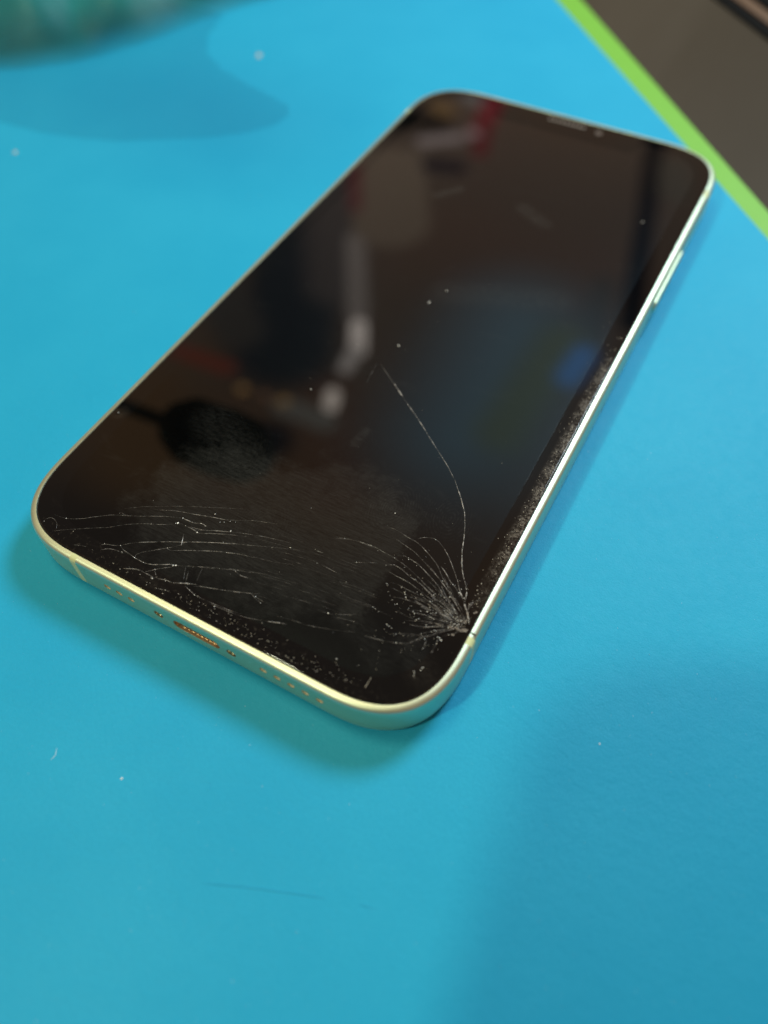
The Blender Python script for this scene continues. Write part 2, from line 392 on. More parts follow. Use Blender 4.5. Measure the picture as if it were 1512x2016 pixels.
dg = bpy.context.evaluated_depsgraph_get(); me = bpy.data.meshes.new_from_object(frame.evaluated_get(dg))
frame.modifiers.clear(); frame.data = me; bpy.data.objects.remove(cut)
me.materials.clear(); me.materials.append(m_alu)
bm = bmesh.new(); bm.from_mesh(me); bmesh.ops.triangulate(bm, faces=[q for q in bm.faces if len(q.verts) > 4]); bmesh.ops.recalc_face_normals(bm, faces=bm.faces); bm.to_mesh(me); bm.free()
me.shade_smooth(); me.set_sharp_from_angle(angle=math.radians(32))
for k, (a, b_) in enumerate(bands):
    o = mesh('antenna_band', *sweep(list(range(a, b_+1)), inset=.0), m_band, phone, True); o.data.set_sharp_from_angle(angle=math.radians(32))
def tube(name, cx, cz, r, y0, y1, m, half=0., n=24, parent=None, floor=True):
    v, f = cyl_y(cx, cz, r, y0, y1, half, n)
    f = f[2:]
    if floor: f = [tuple(range(n, 2*n))[::-1]]+f
    return mesh(name, v, f, m, parent or phone, False)
for x in speakers:
    h = tube('speaker_hole', x, ZH, .57, -73.30, -72.1, m_hbrass)
    tube('mesh', x, ZH, .55, -72.6, -72.4, m_hole, parent=h)
for x in screws:
    h = tube('screw_hole', x, ZH, .77, -73.30, -72.4, m_steel)
    v, f = cyl_y(x, ZH, .6, -72.9, -72.5, n=10); mesh('screw', v, f, m_steel, h)
port = tube('charging_port', .55, ZH, 1.11, -73.3, -71.0, m_brass, half=2.85, n=28)
for k in range(8):
    mesh('contact_pin', *box(-2.25+k*.75, -72.9, 3.06, -1.85+k*.75, -71.1, 3.16), m_steel, port)
# power button
v, f = [], []
def capsule_yz(y0, y1, zc, r, x, n=10):
    pts = [(y1-r+r*math.sin(a), zc+r*math.cos(a)) for a in [math.pi*i/n for i in range(n+1)]]+[(y0+r-r*math.sin(a), zc-r*math.cos(a)) for a in [math.pi*i/n for i in range(n+1)]]
    return [(x, y, zz) for y, zz in pts]
rings = [capsule_yz(21.8, 40.4, 4.4, 1.15, 35.6), capsule_yz(21.8, 40.4, 4.4, 1.15, 36.05), capsule_yz(21.95, 40.25, 4.4, 1.0, 36.2)]
n = len(rings[0]); v = sum(rings, [])
f = [tuple(range(n)), tuple(range(2*n, 3*n))[::-1]]+[(k*n+i, k*n+(i+1) % n, (k+1)*n+(i+1) % n, (k+1)*n+i) for k in (0, 1) for i in range(n)]
mesh('power_button', v, f, m_button, phone)
mesh('frame_nick', *box(34.62, -56.42, 7.30, 35.45, -56.26, 7.45), m_gasket, phone)
# inner bodies
def slab(off, z0, z1): return prism([tuple(p) for p in outline(off, step=3)], z0, z1)
mesh('gasket', *slab(.06, 6.55, 7.24), m_gasket, phone)
mesh('back_glass', *slab(.06, .12, 1.05), m_gasket, phone)
# cover glass: soft rolled edge
lay = [(-.03, 7.25), (-.03, 7.40), (-.07, 7.47), (-.14, 7.51), (-.24, 7.53)]
O0 = [outline(o, step=1.2) for o, _ in lay]; n = len(O0[0])
v = [(p[0], p[1], lay[k][1]) for k in range(len(lay)) for p in O0[k]]
f = [(k*n+i, k*n+(i+1) % n, (k+1)*n+(i+1) % n, (k+1)*n+i) for k in range(len(lay)-1) for i in range(n)]
f += [tuple(range(n))[::-1], tuple(range((len(lay)-1)*n, len(lay)*n))]
glass = mesh('cover_glass', v, f, m_border, phone); glass.data.shade_smooth(); glass.data.set_sharp_from_angle(angle=math.radians(50))
topf = max(glass.data.polygons, key=lambda q: (len(q.vertices) > 10)*q.center.z); topf.use_smooth = False
ek = set(topf.edge_keys)
for e in glass.data.edges:
    if e.key in ek: e.use_edge_sharp = True
ZG = 7.53
# display panel, inside a border of about 3.4 mm, with the camera notch
ins = 3.25
D = [tuple(p) for p in outline(0, a=HA-ins, b=HB-ins, r=11.6, nc=24, step=6)]
NW, ND = 17.2, 4.6
top = HB-ins
notch = [(NW+1.2, top), (NW+.35, top-.35), (NW, top-1.2), (NW, top-ND+2), (NW-.6, top-ND+.6), (NW-2, top-ND)]
notch = notch+[(-x, y) for x, y in notch[::-1]]
D2 = [p for p in D if not (p[1] > top-1e-4 and abs(p[0]) < NW+1.2)]
k = max(i for i, p in enumerate(D2) if p[0] > 0 and p[1] > top-1e-3) if any(p[0] > 0 and p[1] > top-1e-3 for p in D2) else 0
D2 = D2[:k+1]+notch+D2[k+1:]
disp = mesh('display', *prism(D2, ZG-.3, ZG+.006), m_disp, phone)
v, f = [], []
for i in range(9):                                    # earpiece slot grille
    a, b_ = box(-4.6+i*1.0, 69.2, ZG-.1, -4.6+i*1.0+.72, 70.0, ZG+.02); f += [tuple(q+len(v) for q in w_) for w_ in b_]; v += a
mesh('earpiece_grille', v, f, m_grille, phone)
def disc(cx, cy, zz, r, n=18): return prism([(cx+r*math.cos(2*math.pi*i/n), cy+r*math.sin(2*math.pi*i/n)) for i in range(n)], zz-.1, zz)
mesh('sensor_window', *disc(7.6, 69.0, ZG+.008, .8), mat('sensor_window', (.10, .08, .07), .3)[0], phone)

# ---------------------------------------------------------------- cracks in the cover glass
rng = random.Random(7)
CRACKS=[
(0.05,0.35,(-29.10,-70.54,-29.17,-69.75,-28.77,-69.18,-27.87,-69.14,-27.03,-69.56,-26.49,-70.36)),
(0.06,0.45,(-26.73,-70.82,-24.96,-69.59,-21.63,-67.47,-19.94,-66.43,-18.13,-64.91,-15.77,-63.44,-13.20,-62.22,-11.47,-61.23,-10.44,-60.62)),
(0.06,0.5,(-28.60,-68.48,-26.53,-68.14,-24.50,-67.16,-22.95,-65.93,-21.02,-64.53,-18.83,-63.44,-15.92,-61.98,-13.20,-60.60,-11.06,-59.80)),
(0.05,0.3,(-20.31,-62.90,-17.73,-61.00,-15.25,-59.61,-11.66,-57.68,-7.96,-55.91,-4.02,-54.07)),
(0.07,0.55,(-15.75,-60.58,-13.92,-59.68,-11.95,-58.95,-9.87,-58.39,-7.27,-57.54,-4.79,-56.90)),
(0.1,0.8,(-11.06,-59.80,-10.10,-59.76,-9.14,-59.71,-7.99,-59.25,-6.90,-59.40)),
(0.08,0.7,(-9.86,-60.72,-8.62,-60.73,-7.32,-60.84)),
(0.06,0.5,(-9.26,-60.54,-7.36,-60.11,-5.52,-59.28,-3.26,-58.38)),
(0.06,0.45,(-7.14,-60.74,-4.27,-59.33,-1.24,-58.10)),
(0.05,0.5,(-19.91,-63.38,-19.32,-63.48,-18.67,-63.32)),
(0.08,0.7,(-16.28,-68.07,-14.99,-66.89,-13.01,-65.64,-10.44,-64.18,-8.66,-63.30,-7.10,-62.45,-4.25,-61.05,-0.38,-59.36)),
(0.06,0.4,(-22.44,-71.26,-21.32,-70.78,-20.38,-70.54)),
(0.07,0.6,(-18.89,-69.47,-18.34,-68.91,-17.15,-68.53,-16.11,-67.97)),
(0.07,0.6,(-18.35,-70.10,-17.46,-69.36,-16.27,-68.98,-14.86,-68.87)),
(0.08,0.7,(-16.28,-68.07,-15.24,-68.42,-14.15,-68.53,-13.05,-68.67,-11.51,-68.74,-10.25,-68.49,-8.88,-67.75,-7.52,-67.02,-6.43,-66.71)),
(0.06,0.5,(-13.05,-68.67,-13.17,-68.21,-12.60,-67.39,-11.26,-66.28,-9.92,-65.16,-9.06,-64.38,-8.27,-63.48,-8.22,-63.06)),
(0.06,0.55,(-9.92,-65.16,-9.16,-65.20,-6.92,-63.99,-3.36,-62.28,-1.51,-61.54,0.54,-60.69)),
(0.09,0.8,(-9.26,-62.02,-8.79,-62.97,-8.39,-63.81)),
(0.05,0.45,(-6.43,-66.71,-4.41,-65.74,-1.74,-64.53,2.08,-62.92)),
(0.1,0.7,(-13.25,-70.82,-11.44,-70.05,-10.04,-69.97,-8.78,-70.04,-8.30,-70.03)),
(0.07,0.55,(-10.18,-69.80,-9.20,-68.89,-8.18,-68.03,-7.27,-67.34)),
(0.06,0.5,(-9.06,-69.07,-8.24,-69.75)),
(0.06,0.5,(-8.17,-69.89,-6.58,-69.48,-5.58,-69.38)),
(0.2,0.85,(-5.58,-69.38,-4.27,-68.77,-2.57,-68.05)),
(0.05,0.4,(-2.57,-68.05,-1.63,-67.91,0.30,-67.36,4.14,-65.90)),
(0.08,0.7,(-3.78,-68.95,-2.74,-69.25,-1.62,-69.49)),
(0.05,0.55,(-1.62,-69.49,-0.48,-69.48,1.74,-69.36,3.87,-69.16,5.75,-68.96)),
(0.05,0.5,(0.53,-69.62,2.84,-69.50,5.70,-69.18,7.69,-68.67,9.59,-68.05)),
(0.11,0.75,(9.59,-68.05,10.89,-67.57,12.10,-67.14)),
(0.06,0.4,(-7.51,-71.34,-6.37,-70.97,-5.02,-70.72)),
(0.12,0.16,(-5.57,-66.42,-4.93,-67.59,-4.43,-68.56)),
(0.12,0.16,(-4.83,-66.78,-4.46,-67.58,-4.09,-68.38)),
(0.08,0.12,(-3.31,-65.46,-3.07,-66.59,-2.75,-67.66)),
(0.05,0.45,(-10.16,-58.53,-8.10,-57.80,-4.93,-56.82,-1.70,-55.22,1.99,-53.96)),
(0.05,0.45,(-8.51,-60.75,-5.63,-59.43,-1.71,-57.79,1.39,-56.83,3.92,-56.16,5.64,-55.79)),
(0.05,0.3,(-8.13,-61.26,-4.39,-59.38,-0.44,-57.81)),
(0.05,0.45,(-7.24,-62.46,-4.43,-61.08,-1.59,-59.77,1.37,-58.64,4.65,-57.29,7.02,-56.42)),
(0.05,0.35,(-6.36,-63.64,-3.57,-62.27,-0.59,-61.20,2.52,-60.34,5.24,-59.68,7.58,-58.82)),
(0.05,0.35,(-4.10,-65.66,-1.82,-64.70,1.02,-63.50,3.34,-62.62,5.85,-61.69)),
(0.07,0.6,(1.12,-63.64,2.22,-63.83,3.79,-63.64)),
(0.05,0.45,(-2.76,-68.47,-0.89,-67.67,2.09,-66.75,4.35,-65.86,6.35,-64.96)),
(0.06,0.5,(5.22,-65.57,6.03,-65.89,7.16,-66.16)),
(0.06,0.4,(5.67,-65.71,6.64,-65.74,7.45,-65.88)),
(0.05,0.35,(10.14,-66.78,12.37,-66.31,15.03,-65.84,18.23,-64.83,20.95,-63.79)),
(0.05,0.45,(16.66,-62.96,18.75,-61.93,19.70,-61.24)),
(0.05,0.35,(16.85,-63.27,18.60,-62.81,20.34,-62.36)),
(0.07,0.7,(9.36,-55.16,10.51,-55.08)),
(0.05,0.35,(10.83,-52.02,12.77,-51.25,14.71,-50.90,16.75,-50.76)),
(0.05,0.35,(9.46,-56.87,11.14,-56.90,14.47,-56.96)),
(0.05,0.45,(15.06,-54.38,15.98,-53.94,18.33,-52.75)),
(0.08,0.22,(-0.56,-17.60,1.44,-19.04,3.39,-20.45)),
(0.2,0.75,(3.26,-20.31,4.83,-21.49,6.33,-22.55)),
(0.08,0.4,(6.33,-22.55,8.50,-24.04,10.33,-25.36,14.90,-28.84,18.77,-31.72,21.48,-34.03)),
(0.08,0.6,(21.48,-34.03,23.83,-36.74,25.67,-39.28,27.14,-42.53,28.23,-45.55,29.48,-48.08,31.13,-50.30)),
(0.14,0.95,(31.03,-50.26,31.59,-51.03,31.82,-51.87,32.00,-52.45)),
(0.07,0.6,(21.51,-46.34,22.11,-45.80,23.12,-45.36,23.94,-45.24,25.04,-45.70,26.67,-46.90,28.29,-48.47,29.52,-49.80)),
(0.14,0.9,(29.52,-49.80,30.46,-51.06,31.65,-52.35)),
(0.1,0.7,(31.65,-52.35,32.69,-53.49,33.92,-55.25)),
(0.07,0.55,(16.27,-46.59,18.03,-46.50,20.17,-46.85,21.89,-47.08,23.92,-47.97,25.82,-49.00,27.64,-50.62,29.20,-51.74,30.68,-53.06,32.25,-54.29,33.92,-55.43)),
(0.07,0.6,(26.48,-48.94,27.45,-49.53,28.81,-50.58,29.92,-51.16,31.11,-52.25)),
(0.06,0.5,(18.60,-47.91,20.00,-48.21,21.97,-48.60,23.73,-49.31,25.54,-50.15,27.53,-51.07,29.50,-52.35,31.50,-53.76,33.66,-55.20)),
(0.06,0.55,(20.13,-50.43,20.93,-49.95,21.80,-49.94,23.52,-50.24,25.46,-51.00,27.23,-51.83,29.41,-53.18,31.66,-54.42,33.53,-55.27)),
(0.06,0.45,(10.83,-51.77,12.83,-51.12,14.81,-50.79,16.69,-50.62,18.37,-50.76,20.03,-50.89,22.19,-51.35,24.28,-52.04,26.40,-52.86,28.49,-53.67,30.53,-54.47,33.43,-55.42)),
(0.07,0.6,(19.54,-52.58,20.45,-51.99,21.69,-52.03,23.34,-52.54,25.23,-52.90,27.34,-53.72,29.25,-54.21,31.42,-54.93,33.27,-55.41)),
(0.06,0.5,(19.88,-53.21,21.73,-53.41,23.48,-53.46,25.36,-53.81,27.30,-54.31,29.14,-54.66,30.95,-54.99,33.18,-55.56)),
(0.06,0.5,(21.43,-54.77,22.31,-54.49,23.91,-54.60,25.62,-54.64,27.53,-54.76,29.36,-55.10,31.30,-55.37,33.25,-55.70)),
(0.06,0.45,(21.75,-55.37,23.83,-55.42,25.20,-55.45,26.74,-55.19,28.51,-55.38,30.18,-55.42,31.83,-55.45,33.28,-55.78)),
(0.06,0.5,(22.75,-56.58,24.23,-56.17,25.77,-55.91,27.39,-55.79,29.27,-55.91,30.85,-55.80,33.15,-55.85)),
(0.07,0.55,(25.53,-57.36,26.67,-57.31,27.99,-56.97,29.58,-56.86,31.34,-56.46,33.22,-55.99)),
(0.06,0.45,(23.68,-57.99,24.64,-58.22,26.66,-58.25,28.43,-57.85,30.29,-57.30,32.36,-56.55,33.68,-55.93)),
(0.07,0.5,(26.86,-59.25,28.55,-58.71,29.83,-58.01,31.75,-56.97,33.69,-55.96)),
(0.12,0.7,(22.28,-63.64,23.75,-63.30,25.21,-62.96)),
(0.07,0.5,(25.21,-62.96,26.59,-62.48,27.90,-61.86,28.48,-61.10,29.27,-60.13,30.15,-59.29,30.83,-58.38,31.97,-57.40,33.42,-56.07)),
(0.06,0.4,(25.10,-61.85,26.47,-61.02,27.77,-60.37,29.17,-59.92,29.86,-59.36)),
(0.2,0.6,(31.93,-52.77,32.76,-53.64,33.37,-54.43,33.98,-55.21)),
(0.3,0.55,(32.88,-53.39,32.83,-52.76,33.04,-51.98)),
(0.07,0.5,(33.04,-51.98,33.42,-51.49,34.02,-51.10)),
(0.06,0.4,(31.49,-58.75,32.81,-57.49,33.75,-56.07)),
(0.07,0.6,(29.86,-60.17,30.03,-60.97,30.03,-61.60)),
(0.07,0.55,(31.25,-59.24,31.36,-60.43,31.35,-61.67)),
(0.05,0.3,(30.60,-65.02,31.04,-65.97)),
(0.06,0.5,(26.47,-48.91,27.18,-49.33,27.94,-49.82,28.90,-50.59,29.57,-50.92,30.30,-51.40)),
(0.06,0.5,(27.69,-50.35,28.59,-51.15,29.39,-51.60,30.37,-52.42)),
(0.06,0.45,(24.01,-49.32,25.67,-50.05,27.31,-50.95,28.51,-51.68,30.07,-52.49,31.72,-53.51,33.38,-54.76)),
(0.05,0.4,(25.22,-51.69,26.77,-52.23,28.02,-52.73,29.75,-53.53,31.32,-54.38,33.26,-55.38)),
(0.07,0.25,(-1.17,-18.14,-0.88,-20.27,-0.51,-22.53)),
(0.045,0.36,(32.65,-56.63,32.16,-57.01,31.67,-57.40,31.18,-57.79,30.69,-58.18,30.21,-58.57,29.73,-58.97,29.24,-59.36)),
(0.045,0.35,(33.35,-55.54,32.30,-55.57,31.25,-55.66,30.20,-55.83,29.17,-56.06,28.14,-56.36,27.13,-56.73,26.13,-57.17)),
(0.045,0.45,(33.20,-56.16,32.66,-56.60,32.13,-57.06,31.62,-57.54,31.13,-58.04,30.65,-58.56,30.19,-59.09,29.76,-59.65)),
(0.045,0.36,(32.36,-55.48,31.28,-55.45,30.20,-55.43,29.11,-55.43,28.01,-55.44,26.91,-55.47,25.81,-55.51,24.70,-55.57)),
(0.045,0.33,(32.80,-56.03,31.79,-56.43,30.78,-56.85,29.77,-57.28,28.77,-57.71,27.77,-58.16,26.77,-58.62,25.78,-59.09)),
(0.045,0.27,(32.34,-55.76,31.73,-55.85,31.13,-55.95,30.52,-56.06,29.92,-56.18,29.31,-56.31,28.71,-56.44,28.11,-56.59)),
(0.045,0.28,(32.38,-55.84,31.65,-56.00,30.92,-56.19,30.19,-56.40,29.47,-56.63,28.76,-56.88,28.05,-57.16,27.35,-57.46)),
(0.045,0.27,(32.96,-56.38,32.45,-56.81,31.95,-57.25,31.46,-57.69,30.97,-58.15,30.50,-58.62,30.03,-59.10,29.58,-59.59)),
(0.045,0.3,(33.38,-55.80,32.44,-56.18,31.51,-56.60,30.60,-57.04,29.70,-57.52,28.81,-58.02,27.94,-58.56,27.08,-59.13)),
(0.045,0.31,(32.34,-55.14,31.99,-55.07,31.64,-55.01,31.29,-54.96,30.94,-54.92,30.59,-54.88,30.24,-54.86,29.88,-54.84)),
(0.045,0.41,(32.54,-56.25,32.38,-56.33,32.21,-56.42,32.05,-56.50,31.89,-56.59,31.73,-56.68,31.58,-56.76,31.42,-56.85)),
(0.045,0.32,(33.13,-55.43,32.52,-55.38,31.90,-55.35,31.28,-55.34,30.67,-55.36,30.05,-55.41,29.43,-55.49,28.82,-55.58)),
(0.045,0.29,(32.42,-55.77,31.37,-55.94,30.33,-56.15,29.28,-56.39,28.25,-56.66,27.22,-56.96,26.19,-57.30,25.17,-57.66)),
(0.045,0.43,(33.19,-56.03,32.90,-56.22,32.61,-56.40,32.33,-56.60,32.05,-56.80,31.77,-57.01,31.50,-57.22,31.23,-57.44)),
(0.045,0.27,(32.55,-55.28,32.31,-55.24,32.07,-55.20,31.83,-55.17,31.58,-55.14,31.34,-55.11,31.10,-55.09,30.85,-55.06)),
(0.045,0.38,(32.68,-55.75,32.44,-55.79,32.19,-55.83,31.94,-55.88,31.70,-55.93,31.45,-55.98,31.21,-56.03,30.97,-56.09)),
(0.045,0.3,(33.14,-55.21,32.30,-54.90,31.45,-54.62,30.59,-54.36,29.72,-54.12,28.83,-53.91,27.94,-53.72,27.04,-53.56)),
(0.045,0.27,(32.83,-55.90,32.12,-56.10,31.40,-56.31,30.69,-56.52,29.98,-56.74,29.27,-56.95,28.56,-57.17,27.84,-57.39)),
(0.045,0.37,(33.01,-55.12,32.44,-54.88,31.87,-54.64,31.30,-54.40,30.72,-54.16,30.15,-53.92,29.56,-53.69,28.98,-53.45)),
(0.045,0.36,(32.81,-55.72,32.15,-55.85,31.48,-56.01,30.83,-56.20,30.18,-56.43,29.54,-56.68,28.91,-56.96,28.29,-57.27)),
(0.045,0.39,(32.72,-55.05,32.41,-54.93,32.10,-54.82,31.78,-54.70,31.46,-54.59,31.14,-54.48,30.82,-54.38,30.50,-54.27)),
(0.045,0.29,(32.63,-55.74,32.10,-55.81,31.56,-55.89,31.03,-55.98,30.50,-56.06,29.96,-56.16,29.43,-56.25,28.89,-56.35)),
(0.045,0.41,(32.39,-55.39,31.84,-55.36,31.29,-55.36,30.74,-55.37,30.19,-55.39,29.64,-55.44,29.10,-55.50,28.55,-55.58)),
(0.045,0.43,(33.24,-55.79,32.99,-55.87,32.74,-55.95,32.49,-56.03,32.23,-56.12,31.98,-56.21,31.73,-56.30,31.48,-56.40)),
(0.045,0.39,(32.46,-55.49,31.78,-55.48,31.09,-55.48,30.40,-55.49,29.70,-55.51,29.01,-55.54,28.32,-55.58,27.62,-55.64)),
(0.045,0.25,(32.80,-55.87,32.13,-56.06,31.47,-56.27,30.80,-56.50,30.15,-56.74,29.50,-57.00,28.85,-57.27,28.21,-57.56)),
(0.045,0.37,(32.76,-56.46,31.89,-57.12,31.04,-57.81,30.20,-58.51,29.38,-59.25,28.59,-60.00,27.81,-60.77,27.06,-61.56)),
(0.045,0.44,(32.69,-56.20,32.49,-56.30,32.29,-56.40,32.09,-56.49,31.89,-56.59,31.69,-56.69,31.49,-56.79,31.29,-56.89)),
(0.045,0.41,(33.28,-55.41,32.09,-55.21,30.88,-55.07,29.66,-54.98,28.43,-54.94,27.19,-54.96,25.95,-55.03,24.71,-55.16)),
(0.045,0.39,(32.86,-56.60,32.24,-57.18,31.65,-57.78,31.06,-58.39,30.49,-59.01,29.93,-59.65,29.38,-60.29,28.86,-60.95)),
(0.045,0.4,(32.56,-55.53,31.50,-55.55,30.43,-55.60,29.36,-55.67,28.28,-55.78,27.21,-55.92,26.13,-56.09,25.06,-56.29)),
(0.045,0.37,(32.74,-55.01,31.70,-54.59,30.65,-54.20,29.58,-53.83,28.50,-53.48,27.40,-53.16,26.28,-52.86,25.16,-52.58)),
(0.045,0.29,(32.60,-56.31,31.95,-56.68,31.31,-57.07,30.67,-57.47,30.04,-57.88,29.42,-58.31,28.81,-58.76,28.21,-59.21)),
(0.045,0.42,(32.95,-55.53,32.46,-55.54,31.96,-55.56,31.47,-55.59,30.97,-55.64,30.48,-55.70,29.98,-55.78,29.49,-55.86)),
(0.04,0.11,(14.99,-63.35,16.67,-63.02,18.37,-62.74,20.10,-62.54,21.85,-62.39)),
(0.04,0.15,(1.64,-62.84,3.87,-62.36,6.08,-61.90,8.28,-61.44,10.47,-60.99)),
(0.04,0.18,(3.75,-65.89,4.81,-65.66,5.87,-65.43,6.92,-65.21,7.98,-64.98)),
(0.04,0.18,(3.29,-55.45,4.22,-55.27,5.16,-55.11,6.11,-54.97,7.06,-54.85)),
(0.04,0.19,(2.81,-61.89,4.02,-61.63,5.22,-61.39,6.43,-61.15,7.64,-60.93)),
(0.04,0.17,(11.60,-63.17,13.14,-62.86,14.69,-62.59,16.27,-62.37,17.85,-62.19)),
(0.04,0.19,(12.91,-62.09,14.03,-61.87,15.17,-61.68,16.33,-61.54,17.50,-61.43)),
(0.04,0.2,(15.13,-60.05,16.93,-59.70,18.77,-59.44,20.64,-59.26,22.54,-59.15)),
(0.04,0.12,(11.76,-55.70,13.75,-55.34,15.77,-55.06,17.82,-54.87,19.90,-54.76)),
(0.04,0.15,(4.38,-63.80,5.62,-63.54,6.86,-63.28,8.10,-63.04,9.34,-62.81)),
(0.04,0.19,(8.40,-63.86,9.91,-63.54,11.43,-63.25,12.96,-63.00,14.50,-62.77)),
(0.04,0.15,(16.35,-59.94,17.59,-59.71,18.86,-59.53,20.15,-59.42,21.47,-59.36)),
(0.04,0.13,(12.29,-55.05,13.50,-54.83,14.73,-54.67,15.99,-54.56,17.28,-54.50)),
(0.04,0.18,(4.49,-62.54,5.77,-62.27,7.06,-62.02,8.34,-61.78,9.63,-61.55)),
(0.04,0.12,(12.87,-55.96,13.77,-55.80,14.68,-55.67,15.62,-55.59,16.57,-55.55)),
(0.04,0.14,(0.71,-57.57,3.00,-57.11,5.28,-56.68,7.56,-56.27,9.84,-55.88)),
(0.04,0.1,(8.08,-58.77,10.16,-58.36,12.27,-58.01,14.39,-57.72,16.52,-57.48)),
(0.04,0.1,(8.19,-61.45,10.02,-61.08,11.86,-60.75,13.71,-60.46,15.58,-60.22)),
(0.04,0.17,(2.41,-58.29,4.36,-57.90,6.31,-57.53,8.26,-57.19,10.22,-56.88)),
(0.04,0.19,(5.55,-58.70,6.61,-58.49,7.67,-58.30,8.74,-58.13,9.83,-57.99)),
(0.04,0.16,(15.94,-60.29,17.93,-59.91,19.96,-59.63,22.03,-59.43,24.12,-59.33)),
(0.04,0.16,(6.83,-62.65,8.70,-62.26,10.57,-61.91,12.45,-61.59,14.34,-61.30)),
(0.04,0.13,(8.51,-55.85,9.45,-55.68,10.40,-55.53,11.36,-55.42,12.34,-55.34)),
(0.04,0.19,(13.90,-58.28,15.72,-57.94,17.58,-57.68,19.46,-57.50,21.38,-57.40)),
(0.04,0.2,(13.51,-58.71,15.37,-58.36,17.26,-58.09,19.18,-57.89,21.13,-57.78)),
(0.04,0.11,(13.66,-63.46,14.79,-63.23,15.94,-63.04,17.11,-62.88,18.29,-62.77)),
]
CHIPS=[ (24.13,-55.41,0.078),(24.44,-55.77,0.088),(21.95,-50.16,0.068),(21.02,-49.95,0.039),(19.54,-52.58,0.049),(20.53,-51.93,0.039),(21.06,-55.12,0.078),(21.29,-55.27,0.049),(27.80,-51.03,0.049),(29.60,-50.84,0.049),(30.66,-51.58,0.068),(30.68,-50.94,0.058),(31.32,-50.60,0.068),(31.61,-51.12,0.078),(31.65,-52.06,0.058),(27.70,-53.61,0.068),(28.33,-53.18,0.049),(25.65,-56.64,0.049),(26.36,-57.29,0.088),(26.67,-57.46,0.058),(27.54,-57.87,0.058),(28.91,-58.29,0.068),(29.38,-56.96,0.068),(28.63,-56.35,0.058),(29.27,-55.91,0.049),(31.05,-59.08,0.088),(31.64,-59.30,0.166),(31.35,-59.10,0.117),(29.64,-60.20,0.078),(31.27,-64.02,0.127),(31.21,-64.38,0.078),(30.52,-64.98,0.078),(30.66,-65.16,0.058),(21.17,-59.27,0.058),(21.58,-59.35,0.068),(22.18,-59.51,0.058),(24.15,-60.72,0.088),(24.53,-60.79,0.068),(24.94,-60.88,0.049),(23.88,-57.27,0.078),(23.65,-57.47,0.058),(16.22,-63.00,0.078),(27.27,-56.70,0.058),(28.09,-56.36,0.078),(26.32,-54.36,0.049),(29.26,-55.06,0.049),(31.70,-57.18,0.058),(30.48,-58.39,0.088),(30.21,-58.44,0.049),(20.68,-68.33,0.088),(27.21,-41.34,0.029),(18.33,-65.24,0.029),(23.64,-67.77,0.039),(21.25,-69.02,0.039),(31.64,-54.72,0.068),(32.78,-55.40,0.078),(33.24,-55.52,0.078),(33.92,-55.34,0.049),(-26.53,-68.14,0.061),(-11.12,-59.78,0.085),(-11.26,-60.85,0.146),(-11.47,-61.07,0.085),(-7.26,-56.87,0.097),(-8.11,-59.26,0.085),(-7.31,-59.35,0.073),(-7.69,-60.83,0.110),(-9.89,-65.14,0.073),(-7.32,-67.12,0.146),(-7.01,-66.90,0.110),(-8.66,-70.18,0.110),(-11.43,-68.69,0.073),(-13.02,-68.70,0.049),(-2.81,-69.21,0.073),(-1.73,-69.50,0.085),(-15.30,-68.79,0.073),(-16.19,-68.02,0.061),(-5.77,-57.75,0.049),(-5.24,-57.47,0.061),(-4.54,-56.90,0.061),(-3.74,-56.66,0.049),(-3.45,-58.27,0.097),(-7.30,-56.93,0.089),(-3.45,-58.37,0.077),(4.84,-49.11,0.051),(5.87,-56.52,0.051),(6.73,-60.77,0.038),(16.17,-63.08,0.077),(1.10,-63.62,0.064),(-0.39,0.52,0.230),(1.13,4.85,0.184),(0.01,-12.12,0.161),(-8.10,-28.34,0.115),(26.50,42.06,0.184),(-17.53,55.92,0.074),(16.40,-43.94,0.092),(-33.40,-47.84,0.092) ]

def catmull(P, step=.35):
    P = [np.array(p) for p in P]
    if len(P) == 2: P = [P[0], (P[0]+P[1])/2, P[1]]
    Q = [2*P[0]-P[1]]+P+[2*P[-1]-P[-2]]; out = []
    for i in range(1, len(Q)-2):
        a, b_, c, d = Q[i-1:i+3]; k = max(1, int(np.linalg.norm(c-b_)/step))
        for j in range(k):
            t_ = j/k; out.append(.5*((2*b_)+(c-a)*t_+(2*a-5*b_+4*c-d)*t_*t_+(3*b_-a-3*c+d)*t_**3))
    out.append(P[-1]); return np.array(out)
def ridge(P, w):
    P = catmull(P); n = len(P); T = np.gradient(P, axis=0); T /= np.linalg.norm(T, axis=1)[:, None]+1e-9
    Nn = np.stack([-T[:, 1], T[:, 0]], 1); v, f = [], []
    jit = 0.
    for i in range(n):
        e = min(1., min(i, n-1-i)/(n*.22)+.25); ww = w*e*rng.uniform(.6, 1.3)/2
        jit = jit*.8+rng.uniform(-.018, .018)
        c = P[i]+Nn[i]*jit
        v += [(c[0]-Nn[i][0]*ww, c[1]-Nn[i][1]*ww, ZG+.007), (c[0]+Nn[i][0]*rng.uniform(-.3, .3)*ww, c[1]+Nn[i][1]*rng.uniform(-.3, .3)*ww, ZG+.010+ww*.6), (c[0]+Nn[i][0]*ww, c[1]+Nn[i][1]*ww, ZG+.007)]
    for i in range(n-1):
        for k in (0, 1): f.append((i*3+k, i*3+k+1, i*3+k+4, i*3+k+3))
    return v, f
for (w_, br, xy) in CRACKS:
    pts = [(xy[i], xy[i+1]) for i in range(0, len(xy), 2)]
    if w_ == .045 and rng.random() < .4: continue
    if w_ == .08 and br in (.22, .4, .6): w_ = .12; br = min(1, br*1.5)
    v, f = ridge(pts, w_*.95)
    o = mesh('crack', v, f, m_crack, glass); o.color = (1, 1, 1, min(1., br*1.15))
